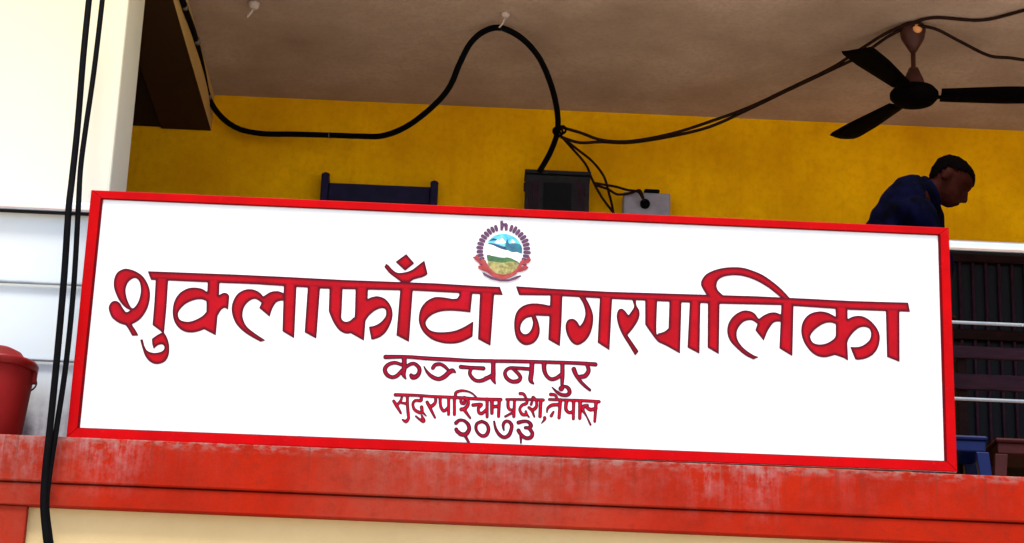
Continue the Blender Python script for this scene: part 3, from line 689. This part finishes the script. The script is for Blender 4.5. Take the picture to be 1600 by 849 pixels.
cable([(876, 214, 2.0), (905, 223, 2.0), (940, 222, 2.02), (985, 223, 2.02), (1050, 213, 1.97), (1110, 198, 1.87), (1168, 172, 1.77), (1230, 142, 1.62), (1300, 109, 1.42), (1345, 87, 1.25), (1390, 56, 1.1), (1425, 42, 1.0), (1460, 45, 1.0), (1500, 65, 1.05), (1545, 87, 1.1), (1580, 91, 1.1), (1640, 100, 1.1)], .0085, M_brownwire, 'thin brown wire from the cable knot past the fan top, lower branch beyond it', 'wire', G)
cable([(876, 212, 2.0), (892, 230, 2.1), (915, 257, 2.2), (925, 280, 2.3), (940, 308, 2.33), (960, 335, 2.33), (966, 350, 2.33)], .0072, M_brownwire, 'thin brown wire hanging from the knot close beside the dark meter box', 'wire', G)
cable([(878, 214, 2.0), (900, 232, 2.1), (925, 252, 2.2), (943, 275, 2.3), (951, 300, 2.33), (957, 325, 2.33), (960, 350, 2.33)], .0072, M_brownwire, 'thin brown wire hanging in a wider bow midway between the two boxes', 'wire', G)
cable([(928, 286, 2.30), (945, 289, 2.30), (962, 292, 2.28), (980, 297, 2.25), (997, 300, 2.2), (1004, 310, 2.2)], .007, M_brownwire, 'short brown wire running to the plug on the pale grey box', 'wire', G)
cable([(932, 290, 2.29), (950, 296, 2.28), (965, 304, 2.27), (985, 302, 2.24), (1000, 298, 2.2), (1006, 314, 2.2)], .0072, M_brownwire, 'slack loop of brown wire left of the pale grey box', 'wire', G)
# knot of wire where the cables meet
km = MB()
km.tube([Vector(p) for p in [at(872 + 5.5 * math.cos(t) + 2 * math.cos(3 * t), 206 + 9 * math.sin(t * 1.02), 2.0 - .03 * math.sin(2 * t)) for t in np.linspace(0, 12, 60)]], .0065, 8)
km.tube([at(879 + 5 * math.cos(t), 203 + 6 * math.sin(t), 1.98) for t in np.linspace(0, 6.28, 24)], .006, 8)
tag(km.build('wire_knot', M_black, None, True), 'tangled knot of black wire on the thick cable above the meter box', 'wire knot')
# two cables hanging down the front
G = 'black cables hanging in front of the white column'
cable([(166, -60, -.15), (160, 0, -.2), (147, 110, -.27), (134, 200, -.33), (126, 262, -.36), (122.5, 322, -.40), (115, 450, -.42), (103, 570, -.44), (89, 665, -.44), (77.5, 740, -.44), (73, 790, -.44), (78, 838, -.44), (84, 880, -.44), (90, 950, -.42)], .0115, M_black, 'right hand black cable of the pair on the white column', 'hanging_cable', G)
cable([(145, -60, -.15), (139, 0, -.2), (130, 90, -.27), (121, 200, -.33), (112.5, 280, -.38), (107, 330, -.42), (100, 435, -.44), (89, 560, -.46), (79, 660, -.46), (71, 735, -.46), (68, 788, -.46), (72, 838, -.46), (78, 880, -.46), (84, 950, -.44)], .0140, M_black, 'left hand and thicker black cable of the pair on the white column', 'hanging_cable', G)

# ------------------------------------------------------------------ boxes on the yellow wall
a = at(822, 266, 2.25); b2 = at(922, 272, 2.25)
zt = (a.z + b2.z) / 2; x0, x1 = a.x, b2.x; zb = zt - .42
mbx = tag(empty('meter_box', ((x0 + x1) / 2, YB, zb)), 'dark metal meter box with black recess on the yellow wall', 'electrical box')
m = MB(); m.box((x0, 2.27, zb), (x1, YB - .002, zt - .012), .005)
m.box((x0 - .006, 2.245, zt - .012), (x1 + .006, YB - .002, zt + .008), .003); m.build('casing', M_darkbox, mbx)
m = MB(); m.box((x0 + .10, 2.262, zb + .08), (x1 - .10, 2.269, zt - .06)); m.build('window_recess', M_boxgap, mbx)
for zz in (zt - .09, zb + .09):
    m = MB(); m.tube([(x0 - .004, 2.272, zz - .025), (x0 - .004, 2.272, zz + .025)], .006, 10); m.build('hinge', M_bar, mbx, True)
m = MB(); m.lathe([(.010, 0), (.010, .008), (.006, .011)], Vector((x1 - .022, 2.2695, zt - .12)), 14, (0, -1, 0)); m.build('lock', M_bar, mbx, True)
for xa in (x0 + .02, x1 - .08):
    m = MB()
    for k in range(5): m.box((xa + k * .0125, 2.264, zb + .05), (xa + k * .0125 + .006, 2.269, zt - .05), .001)
    m.build('vent_ribs', M_bar, mbx)
a = at(975, 297, 2.26); b2 = at(1048, 303, 2.26); zt = (a.z + b2.z) / 2; zb = zt - .24
sb = tag(empty('switch_box', ((a.x + b2.x) / 2, YB, zb)), 'small pale grey switch box with black plug right of the meter box', 'electrical box')
m = MB(); m.box((a.x, 2.27, zb), (b2.x, YB - .002, zt), .008); m.build('casing', M_lilac, sb)
p = at(1008, 318, 2.25); m = MB(); m.lathe([(.026, 0), (.028, .02), (.02, .035), (.0, .038)], Vector((p.x, 2.272, p.z)), 20, (0, -1, 0)); m.build('plug', M_black, sb, True)
p = at(1018, 294, 2.3); m = MB(); m.box((p.x - .043, 2.262, zt - .001), (p.x + .043, YB - .005, zt + .020), .007); m.build('lid_latch', M_black, sb)

# ------------------------------------------------------------------ indigo wooden rack on the wall
pl = at(509, 267, 2.3); pr = at(679, 280, 2.3); rz = at(595, 288, 2.3).z
rk = tag(empty('wall_rack', ((pl.x + pr.x) / 2, YB, rz - .5)), 'dark indigo wooden rack with raised end posts on the yellow wall', 'rack')
for xx, zz in ((pl.x, pl.z), (pr.x, pr.z)):
    m = MB(); m.box((xx - .021, 2.285, rz - .5), (xx + .021, YB - .002, zz - .018), .006)
    m.lathe([(.021, 0), (.024, .008), (.019, .016), (.008, .022)], Vector((xx, 2.335, zz - .02)), 14); m.build('post', M_indigo, rk)
for q in range(3):
    z1 = rz - .17 * q - (.0 if q else 0); m = MB(); m.box((pl.x + .021, 2.31, z1 - (.10 if q == 0 else .05)), (pr.x - .021, 2.345, z1), .004); m.build('rail', M_indigo, rk)

# ------------------------------------------------------------------ red bucket on the ledge
bx = at(62, 558, -.19).x - .165; bc = Vector((bx, -.20, LEDGE))
H = at(30, 556, -.33).z - LEDGE; bk = tag(empty('red_bucket', bc), 'red plastic bucket on the ledge at the far left', 'bucket')
prof = [(.0, .0), (.118, .0), (.122, .008), (.150, H - .05), (.150, H - .04), (.153, H), (.146, H), (.143, H - .04), (.114, .012), (.0, .012)]
m = MB(); m.lathe(prof, bc, 44); m.build('body', M_bucket, bk, True)
m = MB(); m.lathe([(.152, H - .035), (.163, H - .033), (.166, H - .008), (.160, H + .003), (.150, H + .001)], bc, 44, close=True)
m.build('rim', M_bucket_in, bk, True)
for sgn in (-1, 1):
    m = MB(); m.box((bx + sgn * .150 - .014, -.215, H - .085 + LEDGE), (bx + sgn * .150 + .014, -.185, H - .034 + LEDGE), .005); m.build('handle_lug', M_bucket, bk)
m = MB(); m.lathe([(.150, H + .0015), (.128, H + .006), (.112, H + .016), (.09, H + .045), (.05, H + .064), (.0, H + .07)], bc, 44); m.build('lid', M_bucket, bk, True)
hb = MB(); hb.tube([bc + Vector((.163 * math.cos(t), .185 * math.sin(t) * .8, H - .07 - .03 * math.sin(t))) for t in np.linspace(0, math.pi, 24)], .0035, 8); hb.build('bail_handle', M_dark, bk, True)

# ------------------------------------------------------------------ bench and stools behind the railing
BY = 1.02
bn = tag(empty('wooden_bench', (2.9, BY, FLOOR)), 'purplish brown wooden bench with two back slats behind the railing', 'bench')
z1 = at(1550, 553, BY - .02).z; z2 = at(1550, 599, BY - .02).z
for z, h in ((z1, .062), (z2, .078)):
    m = MB(); m.box((2.22, BY - .035, z - h / 2), (3.75, BY - .012, z + h / 2), .005); m.build('back_slat', M_slat, bn)
for xx in (2.34, 3.66):
    m = MB(); m.box((xx - .025, BY - .011, FLOOR), (xx + .025, BY + .03, z1 + .05), .004); m.build('leg', M_wood, bn)
    m = MB(); m.box((xx - .025, BY + .36, FLOOR), (xx + .025, BY + .40, FLOOR + .42), .004); m.build('leg', M_wood, bn)
m = MB(); m.box((2.25, BY + .031, FLOOR + .421), (3.72, BY + .42, FLOOR + .452), .005); m.build('seat', M_wood, bn)
def stool(cx, cy, mat, label):
    z0 = FLOOR; h = .475
    st = tag(empty('plastic_stool', (cx, cy, z0)), label, 'stool', 'plastic stools behind the railing')
    m = MB(); m.box((cx - .145, cy - .145, z0 + h - .022), (cx + .145, cy + .145, z0 + h), .010)
    m.box((cx - .135, cy - .135, z0 + h - .075), (cx + .135, cy + .135, z0 + h - .0225), .006); m.build('seat', mat, st)
    for sx in (-1, 1):
        for sy in (-1, 1):
            p0 = Vector((cx + sx * .118, cy + sy * .118, z0 + h - .076)); p1 = Vector((cx + sx * .155, cy + sy * .155, z0))
            u = [(-.03, -.02), (.03, -.02), (.03, .02), (-.03, .02)]
            m = MB(); m.hexa([p0 + Vector((a, b, 0)) for a, b in u] + [p1 + Vector((a * .8, b * .8, 0)) for a, b in u], .004); m.build('leg', mat, st)
    m = MB()
    for sx in (-1, 1):
        m.box((cx + sx * .137 - .008, cy - .11, z0 + .2), (cx + sx * .137 + .008, cy + .11, z0 + .235), .003)
        m.box((cx - .11, cy + sx * .137 - .008, z0 + .2), (cx + .11, cy + sx * .137 + .008, z0 + .235), .003)
    m.build('stretcher', mat, st)
p = at(1497, 681, .40); stool(p.x + .065, .84, M_blue, 'blue plastic stool just right of the sign board')
p = at(1592, 678, .40); stool(p.x + .12, .86, M_red_pl, 'dark red plastic stool near the right edge')

# ------------------------------------------------------------------ person bending over behind the sign
def skin(chains, sub=1):
    """closed, smoothly tapering limbs through (point, radius) joints; 'ref' starts a limb inside an earlier one"""
    m = MB()
    for ch in chains:
        it = []
        for q in ch:
            if q[0] == 'ref': q = (chains[q[1][0]][q[1][1]][0], ch[1][1])
            r = q[1] if isinstance(q[1], tuple) else (q[1], q[1])
            it.append((*q[0], *r))
        P = crom(it, 6); n = 20; b = bmesh.new(); rings = []
        first, last = P[0], P[-1]
        t0 = Vector(P[0][:3] - P[1][:3]).normalized(); t1 = Vector(P[-1][:3] - P[-2][:3]).normalized()
        seq = []
        for th in (80, 60, 40, 20): seq.append((Vector(first[:3]) + t0 * first[3] * .8 * math.sin(rad(th)), first[3] * math.cos(rad(th)), first[4] * math.cos(rad(th)), -t0))
        for i, p in enumerate(P):
            tt = Vector(P[min(i + 1, len(P) - 1)][:3] - P[max(i - 1, 0)][:3]).normalized(); seq.append((Vector(p[:3]), p[3], p[4], tt))
        for th in (20, 40, 60, 80): seq.append((Vector(last[:3]) + t1 * last[3] * .8 * math.sin(rad(th)), last[3] * math.cos(rad(th)), last[4] * math.cos(rad(th)), t1))
        for p, ra, rb, tt in seq:
            sd = Vector((0, 1, 0)) if abs(tt.y) < .9 else Vector((1, 0, 0)); sd = (sd - tt * sd.dot(tt)).normalized(); nn = sd.cross(tt)
            rings.append([b.verts.new(p + nn * ra * math.cos(2 * math.pi * k / n) + sd * rb * math.sin(2 * math.pi * k / n)) for k in range(n)])
        for A, B in zip(rings, rings[1:]):
            for k in range(n): b.faces.new((A[k], A[(k + 1) % n], B[(k + 1) % n], B[k]))
        b.faces.new(rings[0][::-1]); b.faces.new(rings[-1]); bmesh.ops.recalc_face_normals(b, faces=b.faces[:]); m.add(b)
    return m.mesh()
def ruffle(me, amp, sc):
    from mathutils import noise as mn
    me.update(); N = [v.normal.copy() for v in me.vertices]
    for v, n in zip(me.vertices, N):
        p = v.co * sc; w = Vector((p.x * 1.6 + p.z * .7, p.y, p.z * .6 - p.x * .3))
        v.co += n * amp * (abs(mn.noise(w)) * 1.6 - .35 + .4 * mn.noise(w * 2.7))
    return me
def remesh(me, vox, smooth=4):
    o = bpy.data.objects.new('rm', me); COL.objects.link(o)
    r = o.modifiers.new('r', 'REMESH'); r.mode = 'VOXEL'; r.voxel_size = vox
    s = o.modifiers.new('s', 'SMOOTH'); s.iterations = smooth; s.factor = .5
    dg = bpy.context.evaluated_depsgraph_get(); dg.update()
    out = bpy.data.meshes.new_from_object(o.evaluated_get(dg)); bpy.data.objects.remove(o); return out

PY = .36
def J(px, py, y=PY): return at(px, py, y)
pel, wai, che, uch, nk = J(1362, 505), J(1376, 440), J(1403, 364), J(1428, 318), J(1452, 306)
hc = J(1484, 284)                                              # head centre
f = Vector((math.cos(rad(-42)), -.20, math.sin(rad(-42)))).normalized(); s_ = Vector((0, -1, 0)); s_ = (s_ - f * s_.dot(f)).normalized(); u_ = s_.cross(f).normalized()
if u_.z < 0: u_ = -u_
person = tag(empty('person', (pel.x, PY, FLOOR)), 'person in dark navy jacket bending forward behind the sign, looking down', 'person')
arms = []
for sy, px, ex, ey, wx, wy in ((-1, 1432, 1470, 404, 1464, 470), (1, 1444, 1466, 400, 1470, 465)):
    sh = J(px, 335, PY + sy * .185); el = J(ex, ey, PY + sy * .21); wr = J(wx, wy, PY + sy * .13)
    arms.append((sy, sh, el, wr))
legs = []
for sy in (-1, 1):
    hp = pel + Vector((0.0, sy * .095, -.03)); kn = Vector((pel.x + .05, PY + sy * .11, FLOOR + .50)); an = Vector((pel.x - .02, PY + sy * .11, FLOOR + .085)); to = Vector((pel.x + .15, PY + sy * .12, FLOOR + .035))
    legs.append((hp, kn, an, to))
ch = [[(pel, (.13, .15)), (wai, (.115, .135)), (che, (.125, .165)), (uch, (.085, .12)), (nk, (.062, .062)), (hc - u_ * .04 - f * .02, (.055, .055))]]
for sy, sh, el, wr in arms: ch.append([('ref', (0, 2)), (sh, .062), (sh.lerp(el, .5), .050), (el, .041), (el.lerp(wr, .4), .040), (wr, .027), (wr + (wr - el).normalized() * .07, (.036, .018))])
for hp, kn, an, to in legs: ch.append([('ref', (0, 0)), (hp, .095), (hp.lerp(kn, .5), .078), (kn, .056), (kn.lerp(an, .4), .054), (an, .038), (to, (.042, .03))])
bm = bmesh.new()
def addme(me):
    bm.from_mesh(me); bpy.data.meshes.remove(me)
addme(skin(ch, 2))
for sy, sh, el, wr in arms:                                     # five curled fingers on each hand
    d = (wr - el).normalized(); side = Vector((0, 1, 0)); nrm = d.cross(side).normalized()
    palm = wr + d * .065
    for k, L in enumerate((.066, .076, .070, .055)):
        p0 = palm + side * (k - 1.5) * .021; 
        addme(skin([[(p0 - d * .035, .0125), (p0 + d * .02, .0115), (p0 + d * .02 + (d * .8 + nrm * .6).normalized() * L * .5, .0105), (p0 + d * .02 + (d * .8 + nrm * .6).normalized() * L * .5 + (d * .3 + nrm * .95).normalized() * L * .5, .009)]], 1))
    tb = wr + d * .02 - side * sy * .028
    addme(skin([[(tb, .012), (tb + (d * .7 - side * sy * .6).normalized() * .035, .0105), (tb + (d * .7 - side * sy * .6).normalized() * .035 + (d + nrm * .4).normalized() * .03, .0085)]], 1))
# head: cross sections up the head axis; (height, front, back, half width)
SEC = [(-.112, .030, -.020, .020), (-.104, .080, -.035, .036), (-.085, .094, -.055, .052), (-.060, .096, -.070, .062), (-.035, .094, -.088, .067), (-.010, .092, -.098, .071), (.015, .093, -.104, .0745), (.030, .098, -.106, .076), (.050, .094, -.105, .077), (.075, .080, -.094, .072), (.095, .055, -.070, .056), (.107, .025, -.038, .032), (.111, .004, -.010, .008)]
hb = bmesh.new(); rings = []
for h, fr_, bk_, w in SEC:
    cc = (fr_ + bk_) / 2; a_ = (fr_ - bk_) / 2; ring = []
    for k in range(28):
        t = 2 * math.pi * k / 28; ct_, st_ = math.cos(t), math.sin(t)
        ee = 2 / 2.3; fx_ = cc + a_ * math.copysign(abs(ct_) ** ee, ct_); sx_ = w * math.copysign(abs(st_) ** ee, st_)
        if h > -.02 and h < .02 and abs(sx_) > .018 and abs(sx_) < .05 and fx_ > .05: fx_ -= .008      # eye sockets
        ring.append(hb.verts.new(hc + f * fx_ + s_ * sx_ + u_ * h))
    rings.append(ring)
for A, B in zip(rings, rings[1:]):
    for k in range(28): hb.faces.new((A[k], A[(k + 1) % 28], B[(k + 1) % 28], B[k]))
hb.faces.new(rings[0][::-1]); hb.faces.new(rings[-1]); bmesh.ops.recalc_face_normals(hb, faces=hb.faces[:])
tmp = bpy.data.meshes.new('h'); hb.to_mesh(tmp); hb.free(); addme(tmp)
def head_pt(a, b, c_): return hc + f * a + s_ * b + u_ * c_
addme(skin([[(head_pt(.088, 0, .012), .008), (head_pt(.106, 0, -.018), .012), (head_pt(.113, 0, -.034), .014), (head_pt(.095, 0, -.042), .011)]], 2))          # nose
addme(skin([[(head_pt(.090, -.02, -.068), .008), (head_pt(.099, 0, -.066), .010), (head_pt(.090, .02, -.068), .008)]], 2))   # lips
R3 = Matrix((f, s_, u_)).transposed()
for sy in (-1, 1):
    e = MB(); e.ball(head_pt(-.012, sy * .078, -.012), 1, (.020, .009, .033), R3); addme(e.mesh())
tmp = bpy.data.meshes.new('b'); bm.to_mesh(tmp); bm.free()
def largest(me):
    b = bmesh.new(); b.from_mesh(me); seen = set(); best = []; sizes = []
    for v in b.verts:
        if v in seen: continue
        st = [v]; comp = []; seen.add(v)
        while st:
            q = st.pop(); comp.append(q)
            for e in q.link_edges:
                o = e.other_vert(q)
                if o not in seen: seen.add(o); st.append(o)
        sizes.append((len(comp), tuple(round(x, 2) for x in comp[0].co)))
        if len(comp) > len(best): best = comp
    print('COMPONENTS', sorted(sizes, reverse=True)[:24])
    keep = set(best); bmesh.ops.delete(b, geom=[v for v in b.verts if v not in keep], context='VERTS')
    b.to_mesh(me); b.free(); return me
body = link('body', largest(remesh(tmp, .006, 4)), M_skin, person, True, True)
# short hair: the head's own surface, a few millimetres proud, cut at the hairline
hb = bmesh.new(); rings = []; NS = 48
for h, fr_, bk_, w in crom(SEC, 4):
    cc = (fr_ + bk_) / 2; a_ = (fr_ - bk_) / 2 + .0055; w += .0055; ring = []
    for k in range(NS):
        t = 2 * math.pi * k / NS; ct_, st_ = math.cos(t), math.sin(t); ee = 2 / 2.3
        fx_ = cc + a_ * math.copysign(abs(ct_) ** ee, ct_); sx_ = w * math.copysign(abs(st_) ** ee, st_); hh = h + (.005 if h > .08 else 0)
        ring.append((hb.verts.new(hc + f * fx_ + s_ * sx_ + u_ * hh), fx_, hh))
    rings.append(ring)
def hairline(a_): return .064 if a_ > .055 else (.064 - (.055 - a_) * .75 if a_ > .01 else (.030 if a_ > -.035 else max(-.06, .03 - (-.035 - a_) * 4)))
for A, B in zip(rings, rings[1:]):
    for k in range(NS):
        q = (A[k], A[(k + 1) % NS], B[(k + 1) % NS], B[k])
        if sum(v[2] - hairline(v[1]) for v in q) > 0: hb.faces.new([v[0] for v in q])
hb.faces.new([v[0] for v in rings[-1]])
bmesh.ops.delete(hb, geom=[v for v in hb.verts if not v.link_faces], context='VERTS')
bmesh.ops.recalc_face_normals(hb, faces=hb.faces[:])
bmesh.ops.solidify(hb, geom=hb.faces[:], thickness=.005); bmesh.ops.recalc_face_normals(hb, faces=hb.faces[:])
m = MB(); m.add(hb); link('hair', ruffle(m.mesh('hair'), .004, 60.0), M_hair, person, True, True)
ch = [[(pel + Vector((0, 0, -.02)), (.145, .165)), (wai, (.14, .16)), (che, (.15, .185)), (uch - f * .02, (.118, .155)), (nk - f * .022 - u_ * .016, (.080, .084))]]
for sy, sh, el, wr in arms: ch.append([('ref', (0, 2)), (sh, .086), (sh.lerp(el, .5), .068), (el, .058), (el.lerp(wr, .5), .052), (wr, .042)])
link('jacket', ruffle(remesh(skin(ch, 2), .008, 3), .009, 8.0), M_jacket, person, True, True)
m = MB(); ax = (nk - uch).normalized()
m.lathe([(.078, -.03), (.088, -.005), (.082, .034), (.070, .040), (.062, .03), (.062, -.03)], nk - ax * .010 - f * .014, 28, ax); m.build('collar', M_jacket, person, True)
ch = [[(pel + Vector((0, 0, .02)), (.135, .155)), (pel + Vector((0, 0, -.06)), (.14, .16))]]
for hp, kn, an, to in legs: ch.append([('ref', (0, 1)), (hp + Vector((0, 0, -.08)), .108), (hp.lerp(kn, .5), .092), (kn, .075), (kn.lerp(an, .5), .070), (an, .065)])
link('trousers', remesh(skin(ch, 2), .010, 3), M_trouser, person, True, True)
for hp, kn, an, to in legs:
    m = MB(); c0 = Vector((an.x + .06, an.y, FLOOR)); m.box(c0 + Vector((-.12, -.048, .0)), c0 + Vector((.16, .048, .025)), .01); m.ball(c0 + Vector((.05, 0, .045)), 1, (.11, .048, .05)); m.ball(c0 + Vector((-.055, 0, .055)), 1, (.065, .045, .055))
    m.build('shoe', M_dark, person, True)
